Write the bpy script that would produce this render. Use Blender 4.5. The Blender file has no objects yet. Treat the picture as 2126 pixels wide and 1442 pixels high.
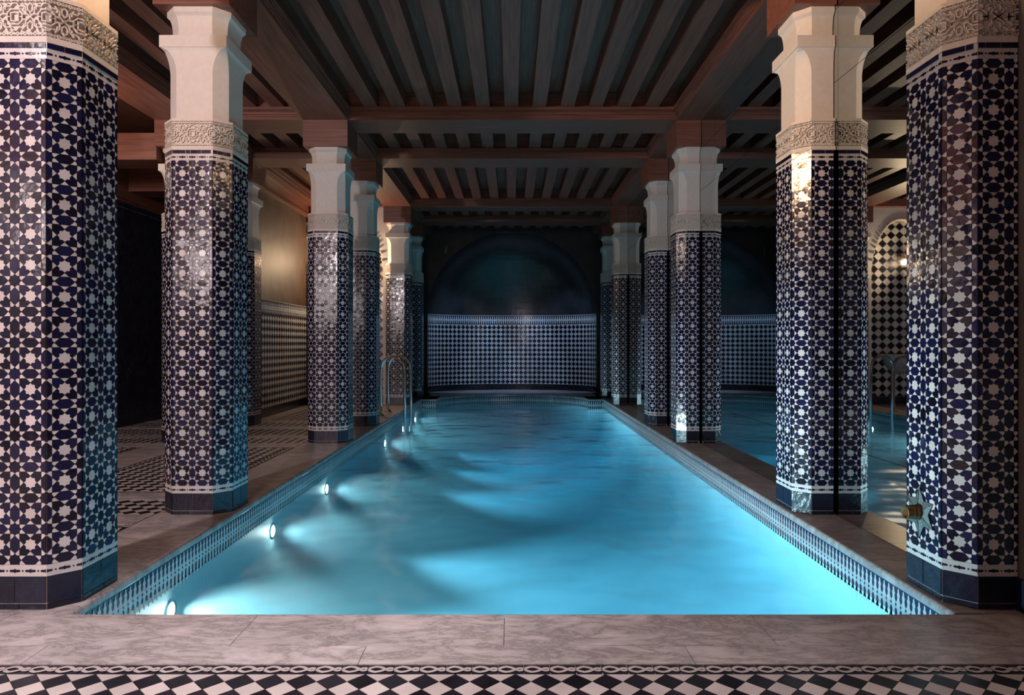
import bpy, math, random
from mathutils import Vector, Matrix
random.seed(7)
S = bpy.context.scene
COL = S.collection
PI = math.pi

# ------------------------------------------------------------------ camera
H = 1.10                      # eye height above the deck
FPX = 1430.0                  # focal length in pixels of the 2126 px wide frame
cam_d = bpy.data.cameras.new('camera'); cam = bpy.data.objects.new('camera', cam_d); COL.objects.link(cam)
cam_d.sensor_fit = 'HORIZONTAL'; cam_d.sensor_width = 36.0; cam_d.lens = 36.0 * FPX / 2126.0
cam.location = (0, 0, H); cam.rotation_euler = (PI / 2, 0, 0)
cam_d.shift_x = 0.0; cam_d.shift_y = -8.0 / 2126.0
cam_d.clip_start = 0.05
S.camera = cam

# ------------------------------------------------------------------ world, exposure
w = bpy.data.worlds.new('world'); S.world = w; w.use_nodes = True
w.node_tree.nodes['Background'].inputs[0].default_value = (0.02, 0.02, 0.025, 1)
w.node_tree.nodes['Background'].inputs[1].default_value = 0.2
S.view_settings.view_transform = 'Standard'; S.view_settings.look = 'None'
S.view_settings.gamma = 1.0; S.view_settings.use_curve_mapping = False
S.view_settings.exposure = 0.0
S.cycles.use_denoising = True
S.cycles.use_adaptive_sampling = True; S.cycles.adaptive_threshold = 0.04
S.cycles.max_bounces = 8; S.cycles.diffuse_bounces = 3; S.cycles.glossy_bounces = 5
S.cycles.transmission_bounces = 4; S.cycles.transparent_max_bounces = 10
S.cycles.caustics_reflective = False; S.cycles.caustics_refractive = False
S.cycles.sample_clamp_indirect = 4.0

def lamp(name, typ, loc, power, color, radius=0.05, rot=None, cone=None, blend=0.5):
    d = bpy.data.lights.new(name, typ); d.energy = power; d.color = color
    if typ in ('POINT', 'SPOT'): d.shadow_soft_size = radius
    if typ == 'SPOT': d.spot_size = cone; d.spot_blend = blend
    o = bpy.data.objects.new(name, d); COL.objects.link(o); o.location = loc
    if rot is not None: o.rotation_euler = rot
    return o

# out-of-view lamps of the hall, and lights added to fill it
lamp('entrance_lamp', 'POINT', (-4.6, -1.8, 2.30), 80, (1.0, 0.83, 0.86), 0.32)
lamp('hall_key_fill', 'POINT', (-3.6, -1.2, 3.0), 640, (1.0, 0.84, 0.87), 0.12)  # added main light, set where the column faces do not mirror it
lamp('aisle_lamp', 'POINT', (-2.9, 1.2, 3.1), 50, (1.0, 0.84, 0.86), 0.15)
lamp('side_aisle_fill', 'POINT', (-4.45, 6.3, 3.0), 42, (1.0, 0.74, 0.60), 0.10)  # added fill that brightens the far left wall and aisle floor
lamp('floor_fill_spot', 'SPOT', (-0.7, 1.3, 3.5), 520, (1.0, 0.87, 0.90), 0.10, (0, 0, 0), math.radians(84), 1.0)  # added fill, cone kept on the front floor and off the columns
lamp('column_lamp_light', 'POINT', (-1.62, 3.0, 3.05), 28, (1.0, 0.60, 0.33), 0.08)
lamp('column_lamp_spot', 'SPOT', (-1.62, 3.0, 3.05), 330, (1.0, 0.62, 0.34), 0.13, Vector((3.57, 1.5, -.15)).to_track_quat('-Z', 'Y').to_euler(), math.radians(44), .8)
lamp('column_lamp_light', 'POINT', (1.60, 2.96, 3.05), 10, (1.0, 0.60, 0.32), 0.05)

# ------------------------------------------------------------------ materials
MATS = {}
def newmat(name):
    m = bpy.data.materials.new(name); m.use_nodes = True
    nt = m.node_tree; b = nt.nodes['Principled BSDF']; MATS[name] = m
    return m, nt, b, nt.links
def N(nt, typ, **kw):
    n = nt.nodes.new(typ)
    for k, v in kw.items():
        if hasattr(n, k): setattr(n, k, v)
        else: n.inputs[k].default_value = v
    return n
def ramp(nt, stops):
    r = nt.nodes.new('ShaderNodeValToRGB'); e = r.color_ramp.elements
    while len(e) < len(stops): e.new(0.5)
    for el, (p, c) in zip(e, stops): el.position = p; el.color = (*c, 1)
    return r
def pos(nt): return nt.nodes.new('ShaderNodeNewGeometry').outputs['Position']

def glaze(name, c1, c2, rough=0.12, bump=0.5, scale=28.0, dist=0.004, spec=0.5):
    m, nt, b, L = newmat(name)
    p = pos(nt)
    n1 = N(nt, 'ShaderNodeTexNoise', Scale=9.0, Detail=3.0); L.new(p, n1.inputs['Vector'])
    oi = nt.nodes.new('ShaderNodeObjectInfo')
    ad = N(nt, 'ShaderNodeMath', operation='MULTIPLY_ADD'); ad.inputs[1].default_value = 0.55
    L.new(oi.outputs['Random'], ad.inputs[0])
    sb = N(nt, 'ShaderNodeMath', operation='SUBTRACT'); L.new(n1.outputs['Fac'], sb.inputs[0]); sb.inputs[1].default_value = 0.27
    L.new(sb.outputs[0], ad.inputs[2])
    r = ramp(nt, [(0.2, c1), (0.8, c2)]); L.new(ad.outputs[0], r.inputs[0])
    L.new(r.outputs[0], b.inputs['Base Color'])
    b.inputs['Roughness'].default_value = rough
    b.inputs['Specular IOR Level'].default_value = spec
    n2 = N(nt, 'ShaderNodeTexNoise', Scale=scale, Detail=2.0); L.new(p, n2.inputs['Vector'])
    bp = N(nt, 'ShaderNodeBump', Strength=bump, Distance=dist); L.new(n2.outputs['Fac'], bp.inputs['Height'])
    L.new(bp.outputs[0], b.inputs['Normal'])
    return m
glaze('tile_dark', (0.0035, 0.004, 0.014), (0.008, 0.0095, 0.050), 0.13, 0.17, 24, 0.006, 0.40)
glaze('tile_white', (0.50, 0.465, 0.45), (0.66, 0.62, 0.60), 0.16, 0.17, 24, 0.006)
glaze('tile_blue', (0.004, 0.006, 0.016), (0.008, 0.012, 0.034), 0.28, 0.6, 22, 0.008)
glaze('tile_black', (0.006, 0.006, 0.009), (0.014, 0.014, 0.020), 0.16, 0.45, 26, 0.006)
glaze('wall_blue', (0.014, 0.014, 0.026), (0.028, 0.028, 0.055), 0.25, 0.4, 22, 0.006)
glaze('floor_black', (0.008, 0.008, 0.012), (0.020, 0.020, 0.028), 0.24, 0.25, 14, 0.004)
glaze('floor_white', (0.42, 0.38, 0.37), (0.58, 0.53, 0.51), 0.28, 0.25, 14, 0.004)
glaze('band_white', (0.60, 0.60, 0.60), (0.72, 0.72, 0.72), 0.2, 0.2, 26, 0.004)
glaze('band_blue', (0.010, 0.018, 0.060), (0.018, 0.030, 0.095), 0.2, 0.2, 26, 0.004)

def plain(name, c, rough=0.6, metal=0.0, bump=0.0, scale=60.0, dist=0.002, var=0.0):
    m, nt, b, L = newmat(name)
    b.inputs['Roughness'].default_value = rough; b.inputs['Metallic'].default_value = metal
    p = pos(nt)
    n = N(nt, 'ShaderNodeTexNoise', Scale=scale, Detail=4.0); L.new(p, n.inputs['Vector'])
    d = tuple(x * (1 - var) for x in c); u = tuple(min(1, x * (1 + var)) for x in c)
    r = ramp(nt, [(0.3, d), (0.7, u)]); L.new(n.outputs['Fac'], r.inputs[0]); L.new(r.outputs[0], b.inputs['Base Color'])
    if bump:
        bp = N(nt, 'ShaderNodeBump', Strength=bump, Distance=dist); L.new(n.outputs['Fac'], bp.inputs['Height']); L.new(bp.outputs[0], b.inputs['Normal'])
    return m
plain('grout', (0.30, 0.24, 0.19), 0.9, 0, 0.3, 90, 0.002, 0.15)
plain('grout_dark', (0.22, 0.18, 0.15), 0.9, 0, 0.3, 9, 0.002, 0.75)
plain('grout_light', (0.42, 0.36, 0.33), 0.9, 0, 0.3, 90, 0.002, 0.1)
plain('plaster_white', (0.66, 0.61, 0.56), 0.6, 0, 0.25, 30, 0.003, 0.04)
plain('plaster_carved', (0.66, 0.59, 0.52), 0.7, 0, 0.35, 70, 0.002, 0.06)
plain('plaster_black', (0.026, 0.027, 0.030), 0.34, 0, 0.35, 3.5, 0.02, 0.35)
plain('plaster_dome', (0.030, 0.0305, 0.033), 0.28, 0, 0.3, 3.5, 0.02, 0.35)
plain('plaster_bronze', (0.070, 0.040, 0.024), 0.55, 0.0, 0.35, 4.0, 0.02, 0.35)
plain('plaster_dim', (0.10, 0.085, 0.075), 0.7, 0, 0.3, 5, 0.01, 0.25)
plain('chrome', (0.72, 0.72, 0.72), 0.10, 1.0)
plain('brass', (0.16, 0.105, 0.05), 0.45, 1.0, 0.2, 40, 0.002, 0.2)
plain('pewter', (0.13, 0.16, 0.16), 0.6, 1.0, 0.5, 90, 0.003, 0.25)
plain('dark_gap', (0.010, 0.009, 0.008), 0.8)
plain('pool_shell', (0.58, 0.78, 0.80), 0.5, 0, 0.0, 2.0, 0.002, 0.06)

def wood(name, axis):
    m, nt, b, L = newmat(name)
    p = pos(nt); mp = N(nt, 'ShaderNodeMapping')
    mp.inputs['Scale'].default_value = {'x': (1.2, 26, 26), 'y': (26, 1.2, 26), 'z': (26, 26, 1.2)}[axis]
    L.new(p, mp.inputs['Vector'])
    n = N(nt, 'ShaderNodeTexNoise', Scale=1.6, Detail=5.0, Distortion=0.6); L.new(mp.outputs[0], n.inputs['Vector'])
    r = ramp(nt, [(0.25, (0.11, 0.039, 0.026)), (0.5, (0.185, 0.068, 0.045)), (0.75, (0.26, 0.105, 0.070))])
    L.new(n.outputs['Fac'], r.inputs[0]); L.new(r.outputs[0], b.inputs['Base Color'])
    b.inputs['Roughness'].default_value = 0.42
    bp = N(nt, 'ShaderNodeBump', Strength=0.25, Distance=0.003); L.new(n.outputs['Fac'], bp.inputs['Height']); L.new(bp.outputs[0], b.inputs['Normal'])
for a in 'xyz': wood('wood_' + a, a)

def marble(name, base, dark, vein):
    m, nt, b, L = newmat(name)
    p = pos(nt); oi = nt.nodes.new('ShaderNodeObjectInfo')
    va = N(nt, 'ShaderNodeVectorMath', operation='MULTIPLY_ADD'); L.new(p, va.inputs[0]); va.inputs[1].default_value = (1, 1, 1)
    cx = N(nt, 'ShaderNodeCombineXYZ'); ml = N(nt, 'ShaderNodeMath', operation='MULTIPLY'); ml.inputs[1].default_value = 31.0
    L.new(oi.outputs['Random'], ml.inputs[0])
    for k in range(3): L.new(ml.outputs[0], cx.inputs[k])
    L.new(cx.outputs[0], va.inputs[2])
    mp = N(nt, 'ShaderNodeMapping'); mp.inputs['Rotation'].default_value = (0, 0, 0.5); mp.inputs['Scale'].default_value = (1.0, 2.2, 1.0)
    L.new(va.outputs[0], mp.inputs['Vector'])
    n1 = N(nt, 'ShaderNodeTexNoise', Scale=3.4, Detail=10.0, Roughness=0.72, Distortion=0.35); L.new(mp.outputs[0], n1.inputs['Vector'])
    s = N(nt, 'ShaderNodeMath', operation='SUBTRACT'); L.new(n1.outputs['Fac'], s.inputs[0]); s.inputs[1].default_value = 0.5
    ab = N(nt, 'ShaderNodeMath', operation='ABSOLUTE'); L.new(s.outputs[0], ab.inputs[0])
    rv = ramp(nt, [(0.0, vein), (0.03, tuple(.5 + x / 2 for x in vein)), (0.14, (1, 1, 1))])
    L.new(ab.outputs[0], rv.inputs[0])
    n2 = N(nt, 'ShaderNodeTexNoise', Scale=1.6, Detail=4.0, Distortion=0.6); L.new(mp.outputs[0], n2.inputs['Vector'])
    rb = ramp(nt, [(0.25, dark), (0.70, base)]); L.new(n2.outputs['Fac'], rb.inputs[0])
    mx = N(nt, 'ShaderNodeMixRGB', blend_type='MULTIPLY'); mx.inputs[0].default_value = 0.75
    L.new(rb.outputs[0], mx.inputs[1]); L.new(rv.outputs[0], mx.inputs[2]); L.new(mx.outputs[0], b.inputs['Base Color'])
    b.inputs['Roughness'].default_value = 0.30
marble('marble', (0.62, 0.585, 0.58), (0.44, 0.41, 0.41), (0.30, 0.28, 0.29))

# mirror: slightly smoky glass
m, nt, b, L = newmat('mirror_glass')
b.inputs['Base Color'].default_value = (0.50, 0.55, 0.55, 1); b.inputs['Metallic'].default_value = 1.0; b.inputs['Roughness'].default_value = 0.015
# water: clear blue body with fine haze, and a soft rippled mirror on its surface
m, nt, b, L = newmat('water')
nt.nodes.remove(b); out = nt.nodes['Material Output']
fr = N(nt, 'ShaderNodeFresnel', IOR=1.33); tr = nt.nodes.new('ShaderNodeBsdfTransparent')
gl = nt.nodes.new('ShaderNodeBsdfGlossy'); gl.inputs['Roughness'].default_value = 0.16; gl.inputs['Color'].default_value = (0.9, 0.95, 1, 1)
mx = nt.nodes.new('ShaderNodeMixShader'); p = pos(nt)
nz = N(nt, 'ShaderNodeTexNoise', Scale=1.3, Detail=2.0); L.new(p, nz.inputs['Vector'])
bp = N(nt, 'ShaderNodeBump', Strength=0.6, Distance=0.14); L.new(nz.outputs['Fac'], bp.inputs['Height'])
ge = nt.nodes.new('ShaderNodeNewGeometry'); sx = nt.nodes.new('ShaderNodeSeparateXYZ'); L.new(ge.outputs['True Normal'], sx.inputs[0])
gt = N(nt, 'ShaderNodeMath', operation='ABSOLUTE'); L.new(sx.outputs[2], gt.inputs[0])
bf = N(nt, 'ShaderNodeMath', operation='MULTIPLY'); L.new(gt.outputs[0], bf.inputs[0]); L.new(fr.outputs[0], bf.inputs[1])
L.new(bp.outputs[0], gl.inputs['Normal']); L.new(bp.outputs[0], fr.inputs['Normal'])
L.new(bf.outputs[0], mx.inputs[0]); L.new(tr.outputs[0], mx.inputs[1]); L.new(gl.outputs[0], mx.inputs[2]); L.new(mx.outputs[0], out.inputs['Surface'])
vs_ = nt.nodes.new('ShaderNodeVolumeScatter'); vs_.inputs['Color'].default_value = (0.50, 0.92, 1.0, 1); vs_.inputs['Density'].default_value = 0.06; vs_.inputs['Anisotropy'].default_value = 0.3
va_ = nt.nodes.new('ShaderNodeVolumeAbsorption'); va_.inputs['Color'].default_value = (0.04, 0.73, 0.93, 1); va_.inputs['Density'].default_value = 0.40
av = nt.nodes.new('ShaderNodeAddShader'); L.new(vs_.outputs[0], av.inputs[0]); L.new(va_.outputs[0], av.inputs[1]); L.new(av.outputs[0], out.inputs['Volume'])
def emit(name, c, s):
    m, nt, b, L = newmat(name)
    b.inputs['Emission Color'].default_value = (*c, 1); b.inputs['Emission Strength'].default_value = s; b.inputs['Base Color'].default_value = (*c, 1)
emit('pool_lens', (0.80, 1.0, 0.95), 60.0)
emit('bulb', (1.0, 0.72, 0.40), 40.0)

# ------------------------------------------------------------------ mesh helpers
class MB:
    def __init__(s): s.v = []; s.f = []; s.m = []; s.smooth = []
    def add(s, vs, fs, mi=0, sm=False):
        o = len(s.v); s.v += [tuple(v) for v in vs]
        for f in fs: s.f.append([i + o for i in f]); s.m.append(mi); s.smooth.append(sm)
    def box(s, x0, x1, y0, y1, z0, z1, mi=0):
        vs = [(x, y, z) for z in (z0, z1) for y in (y0, y1) for x in (x0, x1)]
        s.add(vs, [(0, 2, 3, 1), (4, 5, 7, 6), (0, 1, 5, 4), (2, 6, 7, 3), (0, 4, 6, 2), (1, 3, 7, 5)], mi)
    def prism(s, poly, M, t, mi=0, cap_bottom=False):     # poly in (u, v), pushed out along +w by t
        n = len(poly)
        vs = [M @ Vector((u, v, 0)) for u, v in poly] + [M @ Vector((u, v, t)) for u, v in poly]
        fs = [tuple(range(n, 2 * n))] + [(i, (i + 1) % n, n + (i + 1) % n, n + i) for i in range(n)]
        if cap_bottom: fs.append(tuple(range(n - 1, -1, -1)))
        s.add(vs, fs, mi)
    def loft(s, rings, mi=0, cap0=False, cap1=False, sm=False):
        n = len(rings[0]); o = len(s.v)
        for r in rings: s.v += [tuple(p) for p in r]
        for k in range(len(rings) - 1):
            for i in range(n):
                j = (i + 1) % n
                s.f.append([o + k * n + i, o + k * n + j, o + (k + 1) * n + j, o + (k + 1) * n + i]); s.m.append(mi); s.smooth.append(sm)
        if cap0: s.f.append([o + i for i in range(n - 1, -1, -1)]); s.m.append(mi); s.smooth.append(False)
        if cap1: s.f.append([o + (len(rings) - 1) * n + i for i in range(n)]); s.m.append(mi); s.smooth.append(False)
    def tube(s, path, r, seg=12, mi=0, caps=True):
        path = [Vector(p) for p in path]; rings = []; up = None
        for i, p in enumerate(path):
            t = (path[min(i + 1, len(path) - 1)] - path[max(i - 1, 0)]).normalized()
            if up is None:
                a = Vector((0, 0, 1)) if abs(t.z) < 0.9 else Vector((0, 1, 0)); up = a - t * a.dot(t)
            up = (up - t * up.dot(t)).normalized(); sd = t.cross(up)
            rr = r[i] if isinstance(r, (list, tuple)) else r
            rings.append([p + (up * math.cos(2 * PI * k / seg) + sd * math.sin(2 * PI * k / seg)) * rr for k in range(seg)])
        s.loft(rings, mi, caps, caps, True)
    def lathe(s, prof, c, axis=Vector((0, 0, 1)), seg=24, mi=0, a0=0.0, a1=2 * PI, sm=True):
        axis = Vector(axis).normalized(); e1 = axis.orthogonal().normalized(); e2 = axis.cross(e1); c = Vector(c)
        full = abs(a1 - a0 - 2 * PI) < 1e-6; n = seg if full else seg + 1; o = len(s.v)
        for r, h in prof:
            for k in range(n):
                a = a0 + (a1 - a0) * k / seg
                s.v.append(tuple(c + axis * h + (e1 * math.cos(a) + e2 * math.sin(a)) * r))
        for i in range(len(prof) - 1):
            for k in range(seg):
                j = (k + 1) % n
                s.f.append([o + i * n + k, o + i * n + j, o + (i + 1) * n + j, o + (i + 1) * n + k]); s.m.append(mi); s.smooth.append(sm)
    def mesh(s, name, mats):
        me = bpy.data.meshes.new(name); me.from_pydata(s.v, [], s.f)
        for m in (mats if isinstance(mats, (list, tuple)) else [mats]): me.materials.append(MATS[m])
        me.polygons.foreach_set('material_index', s.m); me.polygons.foreach_set('use_smooth', s.smooth)
        me.update(); return me
    def obj(s, name, mats, parent=None, **kw): return link(name, s.mesh(name, mats), parent, **kw)

def link(name, me, parent=None, M=None, label=None, cat=None, group=None, kind=None):
    o = bpy.data.objects.new(name, me); COL.objects.link(o)
    if parent is not None: o.parent = parent
    if M is not None: o.matrix_basis = M
    if label: o['label'] = label
    if cat: o['category'] = cat
    if group: o['group'] = group
    if kind: o['kind'] = kind
    return o
def thing(name, loc, label, cat, group=None):
    o = link(name, None, None, Matrix.Translation(loc), label, cat, group); o.empty_display_size = 0.1; return o
def struct(o, label=None, cat=None):
    o['kind'] = 'structure'
    if label: o['label'] = label
    if cat: o['category'] = cat
    return o

def offset_poly(poly, d):
    n = len(poly); out = []
    for i in range(n):
        p0, p1, p2 = Vector(poly[i - 1]), Vector(poly[i]), Vector(poly[(i + 1) % n])
        e1, e2 = (p1 - p0), (p2 - p1)
        if e1.length < 1e-7 or e2.length < 1e-7: out.append(tuple(p1)); continue
        e1.normalize(); e2.normalize()
        n1, n2 = Vector((-e1.y, e1.x)), Vector((-e2.y, e2.x)); b = n1 + n2
        if b.length < 1e-6: out.append(tuple(p1 + n1 * d)); continue
        b.normalize(); out.append(tuple(p1 + b * (d / max(0.35, b.dot(n1)))))
    return out
def clip_rect(poly, x0, x1, y0, y1):
    for ax, lim, sg in ((0, x0, 1), (0, x1, -1), (1, y0, 1), (1, y1, -1)):
        out = []; n = len(poly)
        for i in range(n):
            a, b = poly[i], poly[(i + 1) % n]; da, db = sg * (a[ax] - lim), sg * (b[ax] - lim)
            if da >= -1e-9: out.append(a)
            if (da > 1e-9 and db < -1e-9) or (da < -1e-9 and db > 1e-9):
                t = da / (da - db); out.append((a[0] + t * (b[0] - a[0]), a[1] + t * (b[1] - a[1])))
        poly = []
        for q in out:
            if not poly or abs(q[0] - poly[-1][0]) + abs(q[1] - poly[-1][1]) > 1e-6: poly.append(q)
        if len(poly) > 1 and abs(poly[0][0] - poly[-1][0]) + abs(poly[0][1] - poly[-1][1]) < 1e-6: poly.pop()
        if len(poly) < 3: return []
    return poly
def area(poly): return 0.5 * sum(poly[i - 1][0] * poly[i][1] - poly[i][0] * poly[i - 1][1] for i in range(len(poly)))
def frame(o, U, V):
    U = Vector(U).normalized(); V = Vector(V).normalized(); W = U.cross(V)
    M = Matrix.Identity(4)
    for k in range(3): M[k][0] = U[k]; M[k][1] = V[k]; M[k][2] = W[k]; M[k][3] = o[k]
    return M
def tilt(deg):
    a = math.radians(deg); return Matrix.Rotation(random.uniform(-a, a), 4, 'X') @ Matrix.Rotation(random.uniform(-a, a), 4, 'Y')

# ------------------------------------------------------------------ zellige pattern, one cell = 1 x 1, dark star on the corners
A8, R8 = 0.15, 0.2125
def star8(cx, cy):
    k = R8 - A8; q = []
    for (dx, dy) in ((1, 0), (0, 1), (-1, 0), (0, -1)):
        px, py = -dy, dx
        q += [(dx * R8, dy * R8), (dx * A8 + px * k, dy * A8 + py * k), ((dx + px) * A8, (dy + py) * A8), (px * A8 + dx * k, py * A8 + dy * k)]
    return [(cx + x, cy + y) for x, y in q]
def sym(poly, cx, cy):               # the four quarter turns of a piece about (cx, cy)
    out = []
    for r in range(4):
        q = poly
        for _ in range(r): q = [(-y, x) for x, y in q]
        out.append([(cx + x, cy + y) for x, y in q])
    return out
def cell_pieces():
    P = []
    P.append(('dark_star_tile', star8(0, 0), 0))
    P.append(('star_tile', star8(.5, .5), 1))
    P.append(('hexagon_tile', [(.2125, 0), (.3625, -.15), (.6375, -.15), (.7875, 0), (.6375, .15), (.3625, .15)], 0))
    P.append(('hexagon_tile', [(0, .2125), (.15, .3625), (.15, .6375), (0, .7875), (-.15, .6375), (-.15, .3625)], 0))
    petal = [(-.35, -.35), (-.1375, -.35), (0, -.2125), (-.0625, -.15), (-.15, -.15), (-.15, -.0625), (-.2125, 0), (-.35, -.1375)]
    for q in sym(petal, .5, .5): P.append(('petal_tile', q, 0))
    for q in sym([(-.1375, -.35), (.1375, -.35), (0, -.2125)], .5, .5): P.append(('triangle_tile', q, 1))
    kite = [(.2125, 0), (.3625, .15), (.15, .15), (.15, .0625)]
    kit2 = [(x, -y) for x, y in reversed(kite)]
    for q in sym(kite, 0, 0) + sym(kit2, 0, 0): P.append(('corner_tile', q, 1))
    return P
CELL = cell_pieces()
CP = 0.1285; CV = 2.092 / 16.3          # cell width and height
GROUT = 0.0011; TT = 0.004
HF, HH = CP, CP * (1 + 1 / math.sqrt(2)) # half flat, half width of the chamfered square
MOS0, MOS1 = 0.186, 2.278

_pc = {}
def face_pieces(ncell):
    """all pieces of one face, clipped; list of (name, colour, centre, polygon about the centre)"""
    key = round(ncell, 4)
    if key in _pc: return _pc[key]
    out = []
    for j in range(-1, 18):
        for i in range(-1, int(math.ceil(ncell)) + 1):
            for name, poly, mi in CELL:
                q = clip_rect([(x + i, y + j) for x, y in poly], 0, ncell, -.15, 16.15)
                if len(q) < 3 or area(q) < 0.004: continue
                q = [(x * CP, (y + .15) * CV) for x, y in q]
                cx = sum(a for a, _ in q) / len(q); cy = sum(b for _, b in q) / len(q)
                if name == 'corner_tile' and area(q) < 2e-5: continue
                q = offset_poly([(a - cx, b - cy) for a, b in q], GROUT)
                out.append((name, mi, (cx, cy), q))
    _pc[key] = out; return out
_pm = {}
def piece_mesh(name, poly, mi, mats, t=TT):
    key = (name, mi, tuple((round(a, 4), round(b, 4)) for a, b in poly))
    if key not in _pm:
        b = MB(); b.prism(poly, Matrix.Identity(4), t); _pm[key] = b.mesh(name, mats[mi])
    return _pm[key]

def column_faces(half, nfront=1.0):
    """faces as (corner point, direction, number of cells); counter-clockwise from above"""
    h, w_ = HF, HH; d = 1 / math.sqrt(2)
    if not half:
        return {'front': ((-h, -w_), (1, 0), 2), 'cfr': ((h, -w_), (d, d), 1), 'right': ((w_, -h), (0, 1), 2), 'cbr': ((w_, h), (-d, d), 1),
                'back': ((h, w_), (-1, 0), 2), 'cbl': ((-h, w_), (-d, -d), 1), 'left': ((-w_, h), (0, -1), 2), 'cfl': ((-w_, -h), (d, -d), 1)}
    return {'back': ((-h + nfront * CP, w_), (-1, 0), nfront), 'cbl': ((-h, w_), (-d, -d), 1), 'left': ((-w_, h), (0, -1), 2),
            'cfl': ((-w_, -h), (d, -d), 1), 'front': ((-h, -w_), (1, 0), nfront)}

def section(a, c, half=False, xcut=0.0):
    """chamfered square ring of half width a and chamfer c; half = only the side x < xcut"""
    e = a - c
    if not half: return [(-e, -a), (e, -a), (a, -e), (a, e), (e, a), (-e, a), (-a, e), (-a, -e)]
    return [(-e, -a), (xcut, -a), (xcut, a), (-e, a), (-a, e), (-a, -e)]
def ring(a, c, z, half=False, xcut=0.0): return [(x, y, z) for x, y in section(a, c, half, xcut)]
CHAM = HH - HF

# ---- carved strapwork: polylines in a unit panel (0..1 x 0..1), mirrored four ways
def strapwork():
    q = [[(.5, .5), (.36, .60), (.36, .74), (.24, .84)],
         [(.5, .5), (.40, .43), (.24, .43), (.24, .60), (.12, .70), (.0, .70)],
         [(.5, .62), (.42, .68), (.42, .80), (.5, .86)],
         [(.12, .5), (.12, .60), (.0, .62)],
         [(.30, .70), (.30, .78), (.14, .78), (.06, .86), (.0, .86)],
         [(.24, .5), (.18, .5)],
         [(.0, .93), (.10, .985), (.22, .93), (.34, .985), (.46, .93), (.5, .95)],
         [(.0, .97), (.10, .915), (.22, .975), (.34, .915), (.46, .975), (.5, .955)]]
    out = []
    for pl in q:
        for fx in (0, 1):
            for fy in (0, 1):
                out.append([((1 - x) if fx else x, (1 - y) if fy else y) for x, y in pl])
    return out
STRAP = strapwork()
def strap_face(b, p0, U, ncell, z0, z1, wd=0.0086, ht=0.0065, flat=False):
    M = frame((p0[0], p0[1], z0), (U[0], U[1], 0), (0, 0, 1)); hgt = z1 - z0
    nu = max(1, int(round(ncell))); wu = ncell * CP / nu
    for i in range(nu):
        for pl in STRAP:
            pts = [(i * wu + x * wu, y * hgt) for x, y in pl]
            for k in range(len(pts) - 1):
                a, c = Vector(pts[k]), Vector(pts[k + 1]); e = (c - a)
                if e.length < 1e-5: continue
                e.normalize(); nn = Vector((-e.y, e.x)); a2, c2 = a - e * wd * .35, c + e * wd * .35
                lo = [a2 + nn * wd / 2, a2 - nn * wd / 2, c2 - nn * wd / 2, c2 + nn * wd / 2]
                hi = [a2 + nn * wd / 3.4, a2 - nn * wd / 3.4, c2 - nn * wd / 3.4, c2 + nn * wd / 3.4]
                vs = [M @ Vector((p.x, p.y, 0)) for p in lo] + [M @ Vector((p.x, p.y, ht)) for p in hi]
                b.add(vs, [(4, 5, 6, 7), (0, 1, 5, 4), (1, 2, 6, 5), (2, 3, 7, 6), (3, 0, 4, 7)])

def cartouche(l, h):
    return [(-l, 0), (-l * .82, -h * .55), (-l * .25, -h * .55), (0, -h), (l * .25, -h * .55), (l * .82, -h * .55),
            (l, 0), (l * .82, h * .55), (l * .25, h * .55), (0, h), (-l * .25, h * .55), (-l * .82, h * .55)]

Z_STRIP, Z_BASE = 0.027, 0.138
def capital_mesh(half, xcut):
    b = MB(); R = lambda a, c, z: ring(a, c, z, half, xcut)
    s_, sc = 0.192, 0.075
    b.loft([R(s_, sc, 2.540), R(s_, sc, 2.84)], 0)
    rs = []
    for k in range(11):
        u = k / 10.0; f = 1 - math.sqrt(max(0, 1 - u * u))
        rs.append(R(s_ + (0.211 - s_) * f, sc * (1 - f) + 0.0005, 2.84 + (3.009 - 2.84) * u))
    b.loft(rs, 0)
    b.loft([R(0.211, .0005, 3.009), R(0.217, .0005, 3.009), R(0.217, .0005, 3.085), R(0.18, 0.0705, 3.085)], 0)
    rs = [R(0.18, 0.0705, 3.085), R(0.18, 0.0705, 3.13)]
    for k in range(1, 9):
        u = k / 8.0; f = 1 - math.sqrt(max(0, 1 - u * u))
        rs.append(R(0.18 + 0.027 * f, 0.0705 + .014 * f, 3.13 + 0.105 * u))
    rs += [R(0.211, 0.086, 3.238), R(0.211, 0.086, 3.272)]
    b.loft(rs, 0, False, True)
    return b.mesh('capital', 'plaster_white')
def core_mesh(half, xcut):
    b = MB(); b.loft([ring(HH - .001, CHAM, MOS0, half, xcut), ring(HH - .001, CHAM, MOS1, half, xcut)], 0); return b.mesh('mosaic_shaft', 'grout')
def base_mesh(half, xcut):
    b = MB(); b.loft([ring(HH - .001, CHAM, 0.0, half, xcut), ring(HH - .001, CHAM, Z_BASE, half, xcut)], 0); return b.mesh('base', 'grout_light')
def border_mesh(z0, z1, half, xcut):
    b = MB(); b.loft([ring(HH + .002, CHAM, z0, half, xcut), ring(HH + .002, CHAM, z1, half, xcut)], 0); return b.mesh('border_band', 'tile_white')
def carved_mesh(half, xcut):
    b = MB(); R = lambda a, z: ring(a, CHAM, z, half, xcut)
    b.loft([R(HH + .004, 2.345), R(HH + .004, 2.371), R(HH - .006, 2.371), R(HH - .006, 2.530), R(HH + .004, 2.530), R(HH + .004, 2.548), R(0.17, 2.548)], 0)
    return b.mesh('carved_band', 'plaster_carved')
def relief_mesh(faces):
    b = MB()
    for (p0, U, n) in faces.values():
        nx, ny = U[1], -U[0]
        strap_face(b, (p0[0] - nx * .0065, p0[1] - ny * .0065), U, n, 2.373, 2.528, .0082, .0115)
    return b.mesh('carved_relief', 'plaster_carved')
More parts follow.
